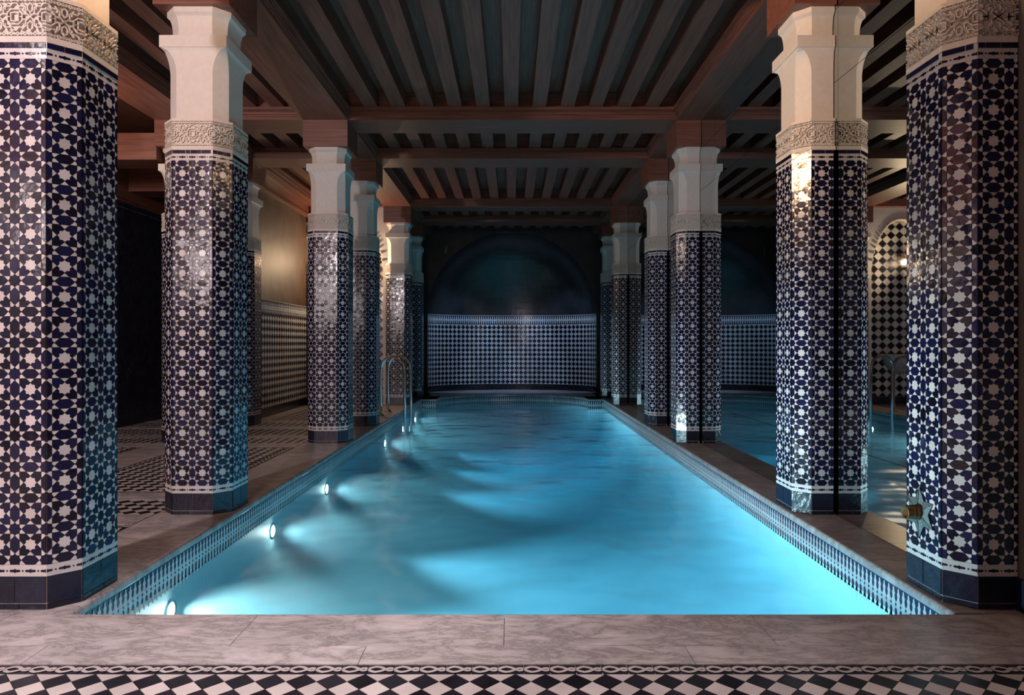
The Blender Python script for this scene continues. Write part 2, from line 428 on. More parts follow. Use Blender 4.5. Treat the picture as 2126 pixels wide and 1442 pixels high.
def small_tiles(faces, as_objects, parents):
    """base tiles, strip tiles and the cartouches of the two border bands"""
    out = []
    b = {'base': MB(), 'low': MB(), 'high': MB()}
    def put(which, name, poly, o, U, mat, t):
        M = frame(o, (U[0], U[1], 0), (0, 0, 1))
        if as_objects:
            link(name, piece_mesh(name, poly, 0, [mat], t), parents[which], M @ tilt(.6))
        else: b[which].prism(poly, M, t, {'tile_blue': 0, 'tile_dark': 0}[mat])
    for (p0, U, n) in faces.values():
        ln = n * CP
        P = lambda u, z: (p0[0] + U[0] * u, p0[1] + U[1] * u, z)
        rect = lambda l, h: [(-l / 2, -h / 2), (l / 2, -h / 2), (l / 2, h / 2), (-l / 2, h / 2)]
        k = max(1, int(round(n)))
        for i in range(k):
            u = ln * (i + .5) / k
            put('base', 'base_tile', rect(ln / k - .004, Z_BASE - Z_STRIP - .004), P(u, (Z_BASE + Z_STRIP) / 2), U, 'tile_blue', .004)
        cut = [0.0]
        while cut[-1] < ln - .02: cut.append(min(ln, cut[-1] + random.choice((.086, .064, .1))))
        if ln - cut[-2] < .03 and len(cut) > 2: cut.pop(-2)
        for a, c in zip(cut[:-1], cut[1:]):
            put('base', 'skirting_tile', rect(c - a - .004, Z_STRIP - .006), P((a + c) / 2, Z_STRIP / 2), U, 'tile_blue', .004)
        cut = [0.0]
        while cut[-1] < ln - .02: cut.append(min(ln, cut[-1] + random.choice((.086, .03, .07, .064))))
        if ln - cut[-2] < .025 and len(cut) > 2: cut.pop(-2)
        for a, c in zip(cut[:-1], cut[1:]):
            put('high', 'strip_tile', rect(c - a - .004, .021), P((a + c) / 2, 2.3325), U, 'tile_dark', .0055)
        for which, zc in (('low', 0.161), ('high', 2.299)):
            for i in range(int(ln / (CP / 2) + 1.01)):
                u = i * CP / 2
                q = clip_rect([(x + u, y) for x, y in cartouche(.0225, .0085)], 0.0008, ln - .0008, -1, 1)
                if len(q) > 2 and area(q) > 2e-5:
                    cx = sum(a for a, _ in q) / len(q)
                    put(which, 'cartouche_tile', [(x - cx, y) for x, y in q], P(cx, zc), U, 'tile_dark', .0035)
                u += CP / 4
                if u < ln - .003:
                    put(which, 'diamond_tile', [(-.0042, 0), (0, -.0042), (.0042, 0), (0, .0042)], P(u, zc), U, 'tile_dark', .0035)
    return b

MOS = ['tile_dark', 'tile_white']
def mosaic(faces, obj_faces, obj_names, parent, limit=300):
    """pieces of the visible faces as objects of their own, the rest as one joined part"""
    b = MB(); cnt = {}
    order = list(obj_faces) + [k for k in faces if k not in obj_faces]
    for key in order:
        p0, U, n = faces[key]
        M0 = frame((p0[0], p0[1], MOS0), (U[0], U[1], 0), (0, 0, 1))
        for name, mi, (cx, cy), q in face_pieces(n):
            M = M0 @ Matrix.Translation((cx, cy, -.0005 + random.uniform(-.0004, .0004))) @ tilt(1.1)
            if key in obj_faces and name in obj_names and cnt.get(name, 0) < limit:
                cnt[name] = cnt.get(name, 0) + 1
                link(name, piece_mesh(name, q, mi, MOS), parent, M)
            else: b.prism(q, M, TT, mi)
    return b

ALLN = ('star_tile', 'dark_star_tile', 'hexagon_tile', 'petal_tile', 'triangle_tile', 'corner_tile')
BIGN = ('star_tile', 'dark_star_tile', 'hexagon_tile', 'petal_tile')
_shared = {}
def column(loc, label, group, half=False, nfront=1.0, obj_faces=(), obj_names=()):
    xcut = -HF + nfront * CP if half else 0.0
    faces = column_faces(half, nfront)
    root = thing('tiled_column', loc, label, 'column', group)
    key = (half, round(nfront, 3))
    if key not in _shared:
        _shared[key] = dict(capital=capital_mesh(half, max(xcut, XM - CX - .003)), core=core_mesh(half, xcut), base=base_mesh(half, xcut),
                            low=border_mesh(Z_BASE, MOS0, half, xcut), high=border_mesh(MOS1, 2.345, half, xcut),
                            carved=carved_mesh(half, max(xcut, XM - CX - .003)), relief=relief_mesh(faces))
    D = _shared[key]
    base = link('base', D['base'], root)
    low = link('border_band', D['low'], root); high = link('border_band', D['high'], root)
    core = link('mosaic_shaft', D['core'], root)
    cb = link('carved_band', D['carved'], root); link('carved_relief', D['relief'], cb, kind='stuff')
    link('capital', D['capital'], root)
    near = bool(obj_faces)
    if near:
        vis = {k: v for k, v in faces.items() if k in obj_faces}; hid = {k: v for k, v in faces.items() if k not in obj_faces}
        small_tiles(vis, True, {'base': base, 'low': low, 'high': high})
        bb = small_tiles(hid, False, None)
        for k, pr, mt in (('base', base, 'tile_blue'), ('low', low, 'tile_dark'), ('high', high, 'tile_dark')):
            if bb[k].v: bb[k].obj('small_tiles', mt, pr, kind='stuff')
        mosaic(faces, obj_faces, obj_names, core).obj('mosaic_tiles', MOS, core, kind='stuff')
    else:
        if 'mos' not in D:
            D['mos'] = mosaic(faces, (), (), None).mesh('mosaic_tiles', MOS)
            bb = small_tiles(faces, False, None)
            D['sm'] = {k: bb[k].mesh('small_tiles', 'tile_blue' if k == 'base' else 'tile_dark') for k in bb}
        link('mosaic_tiles', D['mos'], core, kind='stuff')
        for k, pr in (('base', base), ('low', low), ('high', high)): link('small_tiles', D['sm'][k], pr, kind='stuff')
    return root

# ------------------------------------------------------------------ layout
CX = 2.055                       # centre line of the poolside columns
C2 = -3.69                       # second row, left aisle
YF = [2.85, 4.43, 7.60, 9.18, 12.35, 13.93]     # front faces of the columns
YC = [y + HH for y in YF]
XM = 2.083                       # mirror plane
XL = -5.15                       # far left wall
YE = 15.40                       # end wall
YB = -4.2                        # wall behind the camera
ZS, ZJ, ZP = 3.56, 3.69, 3.868   # beam soffit, joist soffit, ceiling boards
PX, PY0, PY1 = 1.80, 2.814, 13.68
WZ = -0.18                       # water level
def pool_outline(ins=0.0, n=36):
    """pool edge in plan, counter-clockwise; ins moves it outwards"""
    o = [(-PX - ins, PY0 - ins), (PX + ins, PY0 - ins), (PX + ins, PY1 + ins), (1.5 + ins, PY1 + ins)]
    for k in range(1, n):
        a = PI * k / n; o.append(((1.5 + ins) * math.cos(a), PY1 + ins + 1.30 * math.sin(a)))
    o += [(-1.5 - ins, PY1 + ins), (-PX - ins, PY1 + ins)]
    return o

# ------------------------------------------------------------------ room shell
fl = MB()
for (x0, x1, y0, y1) in ((XL, XM + .02, YB, PY0 - .03), (XL, -PX - .03, PY0 - .03, YE + 1.2), (PX + .03, XM + .02, PY0 - .03, YE + 1.2)):
    fl.box(x0, x1, y0, y1, -0.30, -0.010)
arc = [p for p in pool_outline(.03) if p[1] > PY1 + .02]
arc = [p for p in arc if abs(p[0]) < 1.532]
for i in range(len(arc) - 1):
    a, c = arc[i], arc[i + 1]
    fl.add([(a[0], a[1], -.01), (c[0], c[1], -.01), (c[0], YE + 1.2, -.01), (a[0], YE + 1.2, -.01)], [(3, 2, 1, 0) if a[0] < c[0] else (0, 3, 2, 1)])
for s in (-1, 1):
    xs = sorted((s * 1.53, s * 1.84)); fl.box(xs[0], xs[1], PY1 + .03, YE + 1.2, -.30, -.010)
floor = struct(fl.obj('floor', 'grout_light'), 'pale marble and black and white tiled floor around the pool', 'floor')

def nose_slab(axis, a0, a1, edge, back, sgn):
    """marble slab whose rounded nose overhangs the pool. axis 'y': runs along Y, nose at x = edge"""
    r = .018; t = .046; g = .0012; prof = [(back, -.012), (back, 0.0)]
    d = 1 if edge > back else -1
    for k in range(5):
        a = PI / 2 * (1 - k / 4); prof.append((edge - d * r + d * r * math.cos(a), -r + r * math.sin(a)))
    for k in range(5):
        a = -PI / 2 * k / 4; prof.append((edge - d * r + d * r * math.cos(a), -t + r + r * math.sin(a)))
    prof += [(edge - d * .06, -t), (edge - d * .06, -.012)]
    b = MB()
    rings = []
    for q in (a0 + g, a1 - g):
        rings.append([((u, q, z) if axis == 'y' else (q, u, z)) for u, z in prof])
    flip = (d > 0) == (axis == 'y')
    if flip: rings = [list(reversed(r_)) for r_ in rings]
    b.loft(rings, 0, True, True); return b
def slab(x0, x1, y0, y1, name='marble_slab', mat='marble', z=0.0, parent=None):
    b = MB(); g = .0012; b.box(x0 + g, x1 - g, y0 + g, y1 - g, z - .012, z); b.obj(name, mat, parent or floor)
# front: coping row and the row behind it
xs = [-5.15, -4.03, -3.03, -2.03, -1.03, -.03, .97, 1.97, XM]
for a, c in zip(xs[:-1], xs[1:]):
    if c <= -1.80 or a >= 1.80:
        slab(a, c, 2.51, PY0); continue
    nose_slab('x', max(a, -5.15), c, PY0, 2.51, 1).obj('coping_slab', 'marble', floor)
xs = [-5.15, -4.01, -2.85, -1.69, -.53, .63, 1.79, XM]
for a, c in zip(xs[:-1], xs[1:]): slab(a, c, 2.366, 2.51)
# poolside deck
def run(a, b_, n): return [a + (b_ - a) * i / n for i in range(n + 1)]
ys = run(PY0, PY1 + .0, 11)
for a, c in zip(ys[:-1], ys[1:]):
    nose_slab('y', a, c, -PX, -2.30, 1).obj('coping_slab', 'marble', floor)
    nose_slab('y', a, c, PX, XM, 1).obj('coping_slab', 'marble', floor)
for s in (-1, 1):
    x0, x1 = sorted((s * 1.50, s * (2.30 if s < 0 else XM)))
    if s < 0:
        nose_slab('x', -PX, -1.5, PY1, 14.4, 1).obj('coping_slab', 'marble', floor); slab(-2.30, -PX, PY1, YE)
        slab(-PX, -1.9, 14.4, YE)
    else:
        nose_slab('x', 1.5, PX, PY1, 14.4, 1).obj('coping_slab', 'marble', floor); slab(PX, XM, PY1, YE)
        slab(1.9, PX + .0, 14.4, YE) if False else None
# curved end coping and the half-moon of marble behind it
b = MB(); o0 = [p for p in pool_outline(0.0, 48)[3:-1]]
prof = [(.30, 0.0), (.018, 0.0), (.008, -.003), (.002, -.010), (0, -.018), (0, -.030), (.003, -.040), (.012, -.046), (.06, -.046)]
rings = []
for i, (x, y) in enumerate(o0):
    c = Vector((x / (1.5 ** 2), (y - PY1) / (1.30 ** 2), 0)).normalized()
    rings.append([(x + c.x * d, y + c.y * d, z) for d, z in prof])
for i in range(len(rings) - 1):
    for k in range(len(prof) - 1):
        b.add([rings[i][k], rings[i + 1][k], rings[i + 1][k + 1], rings[i][k + 1]], [(0, 1, 2, 3)], 0, True)
b.obj('curved_coping', 'marble', floor)
b = MB()
ap = lambda th, z: (1.89 * math.cos(th), YE + 1.07 * math.sin(th), z)
q = [rings[i][0] for i in range(len(rings))]
for i in range(len(q) - 1):
    t0, t1 = PI * i / (len(q) - 1), PI * (i + 1) / (len(q) - 1)
    a0 = ap(t0, 0); a1 = ap(t1, 0)
    b.add([q[i], a0, a1, q[i + 1]], [(0, 1, 2, 3)])
b.obj('apse_paving', 'marble', floor)

# guilloche chain border and diamond tiles
def chain(x0, x1, y0, y1, parent, along='x'):
    """two plaited white strands on black; along x between y0 and y1"""
    bl = MB(); wh = MB(); per = .088; yc = (y0 + y1) / 2; hw = (y1 - y0) / 2
    n = max(1, int(round((x1 - x0) / per))); per = (x1 - x0) / n
    T = (lambda x, y, z: (x, y, z)) if along == 'x' else (lambda x, y, z: (y, x, z))
    def quad(m, pts, z):
        vs = [T(px, py, z) for px, py in pts]
        m.add(vs, [(0, 1, 2, 3) if along == 'x' else (3, 2, 1, 0)])
    for i in range(n):
        a = x0 + i * per
        quad(bl, [(a + .0015, y0), (a + per - .0015, y0), (a + per - .0015, y1), (a + .0015, y1)], -.0035)
        def cl(u):   # centre line: long lens then a small diamond
            return math.sin(PI * u / .70) if u < .70 else -math.sin(PI * (u - .70) / .30) * .46
        for sg in (1, -1):
            m = 22; L_ = []; R_ = []
            for k in range(m + 1):
                u = k / m; y = yc + sg * hw * .52 * cl(u)
                du = .002; sl = (cl(min(1, u + du)) - cl(max(0, u - du))) / (2 * du) * sg * hw * .52 / per
                nn = Vector((-sl, 1)).normalized() * hw * .19
                L_.append((a + u * per + nn.x, y + nn.y)); R_.append((a + u * per - nn.x, y - nn.y))
            for k in range(m):
                over = (k < m * .33) == (sg > 0)
                quad(wh, [R_[k], R_[k + 1], L_[k + 1], L_[k]], -.0018 + (.0007 if over else 0))
    bl.obj('chain_border_black', 'floor_black', parent, kind='stuff'); wh.obj('chain_border_white', 'floor_white', parent, kind='stuff')

_dm = {}
def diamond_mesh(d, mat, t, gap=.0013):
    k = (d, mat, t, gap)
    if k not in _dm:
        b = MB(); r = d / 2 - gap * 1.41; b.prism([(-r, 0), (0, -r), (r, 0), (0, r)], Matrix.Identity(4), t); _dm[k] = b.mesh('diamond_tile', mat)
    return _dm[k]
def diamond_field(x0, x1, y0, y1, d, M, mats, parent, isobj=None, t=.004, names=('dark_tile', 'white_tile'), tl=0.6, phase=(0.0, 0.0), skip=None, remap=None, gap=.0013):
    """checker of diamonds in the (u, v) rectangle, dark ones on the lattice, white ones between; cut at the edges"""
    b = MB(); cnt = {0: 0, 1: 0}
    full = area([(-d / 2, 0), (0, -d / 2), (d / 2, 0), (0, d / 2)])
    i0, i1 = int((x0 - phase[0]) / d) - 2, int((x1 - phase[0]) / d) + 2; j0, j1 = int((y0 - phase[1]) / d) - 2, int((y1 - phase[1]) / d) + 2
    for mi in (0, 1):
        for j in range(j0, j1 + 1):
            for i in range(i0, i1 + 1):
                cx = phase[0] + i * d + mi * d / 2; cy = phase[1] + j * d + mi * d / 2
                q = clip_rect([(cx - d / 2, cy), (cx, cy - d / 2), (cx + d / 2, cy), (cx, cy + d / 2)], x0, x1, y0, y1)
                if len(q) < 3 or area(q) < full * .03: continue
                if skip and skip(cx, cy): continue
                whole = area(q) > full * .99
                mm = (remap(cx, cy) if remap else M @ Matrix.Translation((cx, cy, 0))) @ tilt(tl)
                if whole and isobj and isobj(cx, cy) and cnt[mi] < 300:
                    cnt[mi] += 1; link(names[mi], diamond_mesh(d, mats[mi], t, gap), parent, mm)
                else:
                    b.prism(offset_poly([(x - cx, y - cy) for x, y in q], gap), mm, t, mi)
    return b
FM = ['floor_black', 'floor_white']
M0 = Matrix.Translation((0, 0, -.0055))
chain(-5.15, XM - .02, 2.297, 2.366, floor)
diamond_field(-2.6, XM - .02, 1.2, 2.297, .100, M0, FM, floor, lambda x, y: y > 1.95 and abs(x) < 2.0, names=('black_floor_tile', 'white_floor_tile'), phase=(.012, 2.247)).obj('floor_tiles', FM, floor, kind='stuff')
# carpets of tile in the aisle, framed by chain borders
def carpet(x0, x1, y0, y1, border=True):
    i = 0.0
    if border:
        i = .069
        chain(x0, x1, y0, y0 + i, floor); chain(x0, x1, y1 - i, y1, floor)
        chain(y0 + i, y1 - i, x0, x0 + i, floor, 'y'); chain(y0 + i, y1 - i, x1 - i, x1, floor, 'y')
    diamond_field(x0 + i, x1 - i, y0 + i, y1 - i, .10, M0, FM, floor).obj('floor_tiles', FM, floor, kind='stuff')
for x0, x1 in ((-3.46, -2.31), (XL, -3.92)):
    carpet(x0, x1, 2.9, 4.19)
    slab(x0, x1, 4.19, 4.44); carpet(x0, x1, 4.44, 4.86, False); slab(x0, x1, 4.86, 5.09)
    carpet(x0, x1, 5.09, 7.36)
    slab(x0, x1, 7.36, 7.61); carpet(x0, x1, 7.61, 8.03, False); slab(x0, x1, 8.03, 8.26)
    carpet(x0, x1, 8.26, 8.94)
    slab(x0, x1, 8.94, 9.19); carpet(x0, x1, 9.19, 9.61, False); slab(x0, x1, 9.61, 9.84)
    if x0 > -4: carpet(x0, x1, 9.84, 12.3)
for a, c in zip(run(2.82, 12.4, 8)[:-1], run(2.82, 12.4, 8)[1:]): slab(-3.92, -3.46, a, c)
slab(-5.15, -2.31, 2.82, 2.9)

# walls
def wall(name, pts, mat, label, faces=None):
    b = MB(); b.add(pts, faces or [tuple(range(len(pts)))]); return struct(b.obj(name, mat), label, 'wall')
wall('wall_back', [(XL, YB, 0), (XM + .02, YB, 0), (XM + .02, YB, 3.9), (XL, YB, 3.9)], 'plaster_dim', 'plain plaster wall behind the viewer', [(3, 2, 1, 0)])
b = MB(); b.box(2.094, 2.25, YB, YF[0] + .02, 0, 3.9); wr = struct(b.obj('wall_right', 'plaster_dim'), 'dark plaster wall at the right edge beside the foremost column', 'wall')
for k in range(24):
    y1 = 2.84 - k * .13
    b = MB(); b.box(2.080, 2.0935, y1 - .127, y1, 0.004, .135); b.obj('skirting_tile', 'tile_blue', wr)
# left wall with dark blue diamond tiles and a wooden frieze
b = MB(); b.box(XL - .1, XL, YB, 12.5, 0, 3.9)
wl = struct(b.obj('wall_left', 'grout_dark'), 'far left wall of glossy midnight blue diamond tiles', 'wall')
ML = frame((XL, 0, 0), (0, 1, 0), (0, 0, 1))
diamond_field(2.0, 12.4, .14, 2.9, .14, ML, ['wall_blue', 'wall_blue'], wl, lambda x, y: 8.7 < x < 10.3, names=('diamond_tile', 'diamond_tile'), tl=1.2, gap=.0028).obj('diamond_tiles', ['wall_blue', 'wall_blue'], wl, kind='stuff')
for k in range(75):
    b = MB(); y = 2.0 + k * .14; b.box(XL, XL + .005, y + .002, y + .138, 2.905, 2.97); b.obj('strip_tile', 'wall_blue', wl)
    b = MB(); b.box(XL, XL + .006, y + .002, y + .138, .004, .135); b.obj('skirting_tile', 'tile_blue', wl)
b = MB(); b.box(XL, XL + .03, YB, 12.5, 2.975, ZP - .002); b.box(XL, XL + .06, YB, 12.5, 3.0, 3.05); b.obj('wood_frieze', 'wood_y', wl)

b = MB(); b.box(-2.28, -1.83, -.33, .13, 0, 3.56); struct(b.obj('shade_pier', 'plaster_dim'), 'unseen plaster pier added beside the viewer to shade the foremost right column', 'wall')  # added in place of an unseen column; keeps the foremost right column front shaded
# dado wall of the aisle (between the second row columns) and its band
def finger_poly(s, h):
    P = [(.0, 1.0), (.10, .93), (.14, .84), (.14, .74), (.27, .67), (.27, .58), (.19, .46), (.26, .28), (.40, .20), (.49, .13)]
    r = [(x * s, y * h) for x, y in P]
    r = r + [(.49 * s, -.13 * h)] + [(x * s, -y * h) for x, y in reversed(P[:-1])]
    l = [(-x, y) for x, y in reversed(r)]
    return list(reversed(r[:-1] + l[:-1])) if False else [(x, y) for x, y in (r[:-1] + l[:-1])][::-1]
def finger_band(path_len, place, hgt, s, t=.003):
    """white double fingers with a row of diamonds between them; place(u, v) -> matrix"""
    b = MB(); n = int(path_len / s); s = path_len / n; fp = finger_poly(s, hgt / 2)
    for i in range(n):
        u = (i + .5) * s
        M = place(u); b.prism(fp, M, t, 0)
        u2 = i * s; r = .17 * s
        b.prism([(-r, 0), (0, -r * 1.25), (r, 0), (0, r * 1.25)], place(u2), t + .0012, 1)
    return b
FB = ['band_white', 'tile_dark']
def dado_flat(parent, o, U, length, ztop, d=.11, mats=('tile_black', 'tile_white'), isobj=None, band=True):
    M = frame(o, U, (0, 0, 1)); zb = ztop - (.215 if band else 0)
    diamond_field(0, length, .14, zb, d, M, list(mats), parent, isobj, names=('dark_tile', 'white_tile'), tl=.9).obj('dado_tiles', list(mats), parent, kind='stuff')
    b = MB()
    n = int(length / .11)
    for i in range(n):
        q = length / n; b.prism([(i * q + .0015, .004), ((i + 1) * q - .0015, .004), ((i + 1) * q - .0015, .136), (i * q + .0015, .136)], M, .004)
    b.obj('skirting_tiles', 'tile_black', parent, kind='stuff')
    if band:
        b = MB(); b.prism([(0, zb + .002), (length, zb + .002), (length, ztop - .012), (0, ztop - .012)], M, .002, 0)
        b.obj('band_ground', 'tile_black', parent)
        finger_band(length, lambda u: M @ Matrix.Translation((u, (zb + ztop - .012) / 2, .002)), .19, .052).obj('finger_band', FB, parent, kind='stuff')
        b = MB(); b.prism([(0, ztop - .010), (length, ztop - .010), (length, ztop), (0, ztop)], M, .006, 0); b.obj('band_edging', 'tile_white', parent)
b = MB(); b.box(C2 - .12, C2, YC[3], 12.5, 0, 1.76, 0); b.box(C2 - .12, C2, YC[3], 12.5, 1.76, 3.6, 1)
wa = struct(b.obj('wall_aisle', ['grout', 'plaster_bronze']), 'aisle wall with checkered tile dado under burnished bronze brown plaster', 'wall')
dado_flat(wa, (C2, YC[3] + .2, 0), (0, 1, 0), 12.4 - YC[3] - .2, 1.76)
b = MB(); b.box(C2, C2 + .05, YC[3], 12.4, 3.40, 3.56); b.box(C2, C2 + .08, YC[3], 12.4, 3.36, 3.40); b.obj('cornice', 'wood_y', wa)

# niche wall beside the far left column: arch of carved plaster round a checkered panel
NY = 12.45; NXc = -2.87; NHW = .54; NSP, NTOP = 2.45, 3.32
def arch_z(x):      # pointed horseshoe-ish outline
    t = min(1, abs(x - NXc) / NHW); return NSP + (NTOP - NSP) * (1 - t ** 2.1) ** .62
b = MB()
b.box(C2 - .1, NXc - NHW, NY, NY + .25, 0, 3.6); b.box(NXc + NHW, -CX - .05, NY, NY + .25, 0, 3.6)
n = 28
for i in range(n):
    xa, xb = NXc - NHW + 2 * NHW * i / n, NXc - NHW + 2 * NHW * (i + 1) / n
    za, zb = arch_z(xa), arch_z(xb)
    b.add([(xa, NY, za), (xb, NY, zb), (xb, NY, 3.6), (xa, NY, 3.6)], [(0, 1, 2, 3)])
    b.add([(xa, NY, za), (xb, NY, zb), (xb, NY + .06, zb), (xa, NY + .06, za)], [(3, 2, 1, 0)])
wn = struct(b.obj('wall_niche', 'plaster_white'), 'white plaster wall with carved arch around a black and white tiled panel', 'wall')
b = MB(); b.add([(NXc - NHW - .02, NY + .06, 0), (NXc + NHW + .02, NY + .06, 0), (NXc + NHW + .02, NY + .06, 3.4), (NXc - NHW - .02, NY + .06, 3.4)], [(0, 1, 2, 3)]); b.obj('niche_back', 'grout', wn)
MN = frame((0, NY + .06, 0), (1, 0, 0), (0, 0, 1))
diamond_field(NXc - NHW, NXc + NHW, .14, 3.3, .154, MN, ['tile_black', 'tile_white'], wn, lambda x, y: True, phase=(NXc, .14), skip=lambda x, y: y > arch_z(x) + .05 or (y > 2.2 and abs(x - NXc) > NHW - .02), tl=.9).obj('niche_tiles', ['tile_black', 'tile_white'], wn, kind='stuff')
for i in range(8):
    q = 2 * NHW / 8; b = MB(); x = NXc - NHW + i * q; b.box(x + .002, x + q - .002, NY + .054, NY + .06, .004, .136); b.obj('skirting_tile', 'tile_blue', wn)
b = MB()
for i in range(40):      # rope moulding round the arch
    x = NXc - NHW + 2 * NHW * (i + .5) / 40; z = arch_z(x)
    b.lathe([(0.0, -.03), (.016, -.018), (.018, 0), (.016, .018), (0.0, .03)], (x, NY - .005, z + .03), (.6 * (1 if i % 2 else -1), 0, 1), 6)
b.obj('carved_arch', 'plaster_carved', wn)
b = MB(); b.box(-2.30, -2.18, 12.7, YE, 0, 3.7); struct(b.obj('wall_side', 'plaster_black'), 'short dark plaster wall behind the farthest left columns', 'wall')

# end wall with the apse
SP, TOPZ, AW, AD = 1.77, 3.59, 1.89, 1.07
b = MB()
b.add([(-2.4, YE, 0), (-AW, YE, 0), (-AW, YE, SP), (-2.4, YE, SP)], [(0, 1, 2, 3)]); b.add([(AW, YE, 0), (XM, YE, 0), (XM, YE, SP), (AW, YE, SP)], [(0, 1, 2, 3)])
n = 40
def arc_pt(i): a = PI * i / n; return (AW * math.cos(a), SP + (TOPZ - SP) * math.sin(a))
def outer(i):
    x, z = arc_pt(i); k = 1e9
    dx, dz = x, z - SP
    sx = (XM if dx > 0 else 2.4) / abs(dx) if abs(dx) > 1e-6 else 1e9; sz = (3.9 - SP) / dz if dz > 1e-6 else 1e9
    k = min(sx, sz); return (dx * k, SP + dz * k)
for i in range(n):
    (a, c), (d, e) = arc_pt(i), arc_pt(i + 1); (f, g), (h, k) = outer(i), outer(i + 1)
    b.add([(a, YE, c), (f, YE, g), (h, YE, k), (d, YE, e)], [(3, 2, 1, 0)])
    if abs(f - h) > 1e-4 and abs(g - k) > 1e-4:
        cx = XM if f > 0 else -2.4; b.add([(f, YE, g), (cx, YE, 3.9), (h, YE, k)], [(2, 1, 0)])
we = struct(b.obj('wall_end', 'plaster_black'), 'far end wall of polished black plaster around the arched apse', 'wall')
b = MB(); n1, n2 = 48, 20
for i in range(n1):
    for j in range(n2):
        vs = []
        for (ii, jj) in ((i, j), (i + 1, j), (i + 1, j + 1), (i, j + 1)):
            th = PI * ii / n1; ph = PI / 2 * jj / n2
            vs.append((AW * math.cos(th) * math.cos(ph), YE + AD * math.sin(th) * math.cos(ph), SP + (TOPZ - SP) * math.sin(ph)))
        b.add(vs, [(3, 2, 1, 0)], 0, True)
b.obj('half_dome', 'plaster_dome', we)
b = MB()
for i in range(n1):
    t0, t1 = PI * i / n1, PI * (i + 1) / n1
    b.add([ap(t0, 0), ap(t1, 0), ap(t1, SP), ap(t0, SP)], [(3, 2, 1, 0)], 0, True)
apse = b.obj('apse_dado', 'grout', we)
# arc length table along the apse, from the left end
AT = [(PI, 0.0)]; NS = 800
for k in range(1, NS + 1):
    th = PI * (1 - k / NS); p0, p1 = ap(AT[-1][0], 0), ap(th, 0); AT.append((th, AT[-1][1] + math.hypot(p1[0] - p0[0], p1[1] - p0[1])))
AL = AT[-1][1]
def apse_at(s, z, out=0.0):
    s = min(max(s, 0), AL); lo, hi = 0, NS
    while hi - lo > 1:
        md = (lo + hi) // 2
        if AT[md][1] <= s: lo = md
        else: hi = md
    f = (s - AT[lo][1]) / max(1e-9, AT[hi][1] - AT[lo][1]); th = AT[lo][0] + f * (AT[hi][0] - AT[lo][0])
    x, y, _ = ap(th, 0); tx, ty = AW * math.sin(th), -AD * math.cos(th)   # travel to the right
    return frame((x, y, z), (tx, ty, 0), (0, 0, 1)) @ Matrix.Translation((0, 0, out))
dd = AL / 44
diamond_field(0, AL, .14, SP - .215, dd, None, ['tile_black', 'tile_white'], apse, lambda s, z: abs(s - AL / 2) < 1.1, t=.004, tl=1.2, phase=(0, .14 + dd / 2),
              remap=lambda s, z: apse_at(s, z, .002)).obj('dado_tiles', ['tile_black', 'tile_white'], apse, kind='stuff')
b = MB()
for i in range(44): b.prism([(-dd / 2 + .0015, -.064), (dd / 2 - .0015, -.064), (dd / 2 - .0015, .066), (-dd / 2 + .0015, .066)], apse_at((i + .5) * dd, .07), .006)
b.obj('skirting_tiles', 'tile_black', apse, kind='stuff')
b = MB()
for i in range(120):
    q = AL / 120; b.prism([(-q / 2, -.1), (q / 2, -.1), (q / 2, .1), (-q / 2, .1)], apse_at((i + .5) * q, SP - .113, .0), .004, 0); 
b.obj('band_ground', 'tile_black', apse)
finger_band(AL, lambda u: apse_at(u, SP - .113, .004), .19, .052).obj('finger_band', FB, apse, kind='stuff')
b = MB()
for i in range(120):
    q = AL / 120; b.prism([(-q / 2, -.007), (q / 2, -.007), (q / 2, .007), (-q / 2, .007)], apse_at((i + .5) * q, SP - .007, .0), .012, 0)
b.obj('band_edging', 'tile_white', apse)

# ------------------------------------------------------------------ ceiling
b = MB(); b.box(XL, XM + .1, YB, YE + .1, ZP, ZP + .05)
ceil = struct(b.obj('ceiling', 'wood_y'), 'dark stained wooden ceiling of beams and joists', 'ceiling')
def beam(axis, a0, a1, c, hw=.245, mould=(1, 1), z0=ZS):
    mat = 'wood_' + axis
    b = MB()
    if axis == 'x': b.box(a0, a1, c - hw, c + hw, z0, ZP)
    else: b.box(c - hw, c + hw, a0, a1, z0, ZP)
    o = b.obj('beam', mat, ceil)
    for k, s in enumerate((-1, 1)):
        if not mould[k]: continue
        for (za, zb, pr) in ((3.598, 3.612, .010), (3.614, 3.640, .022), (3.642, 3.652, .030), (3.655, 3.688, .046)):
            b = MB(); u0, u1 = sorted((c + s * hw, c + s * (hw + pr)))
            if axis == 'x': b.box(a0, a1, u0, u1, za, zb)
            else: b.box(u0, u1, a0, a1, za, zb)
            b.obj('moulding', mat, o)
ends = [YB] + YC + [YE]
beam('y', YB, YE, -CX); 
b = MB(); b.box(CX - .245, XM + .02, YB, YE, ZS, ZP); ob = b.obj('beam', 'wood_y', ceil)
for (za, zb, pr) in ((3.598, 3.612, .010), (3.614, 3.640, .022), (3.642, 3.652, .030), (3.655, 3.688, .046)):
    b = MB(); b.box(CX - .245 - pr, CX - .245, YB, YE, za, zb); b.obj('moulding', 'wood_y', ob)
beam('y', YB, 12.5, C2)
xi = CX - .245
rows = [YC[0] - 3.17] + YC
for y in rows:
    beam('x', -xi, xi, y); 
    if y < 12.8: beam('x', C2 + .245, -CX - .245, y)
    if y < 12: 
        b = MB(); b.box(XL, C2 - .245, y - .2, y + .2, 3.135, 3.43); b.obj('beam', 'wood_x', ceil)
def joists(xc, ya, yb):
    for x in xc:
        b = MB(); b.box(x - .074, x + .074, ya, yb, ZJ, ZP); b.obj('joist', 'wood_y', ceil)
mid = [-.008 + k * .3075 for k in range(-5, 6)]
ais = [-2.565, -2.8725, -3.18]; lft = [-4.1, -4.4, -4.7, -5.0]
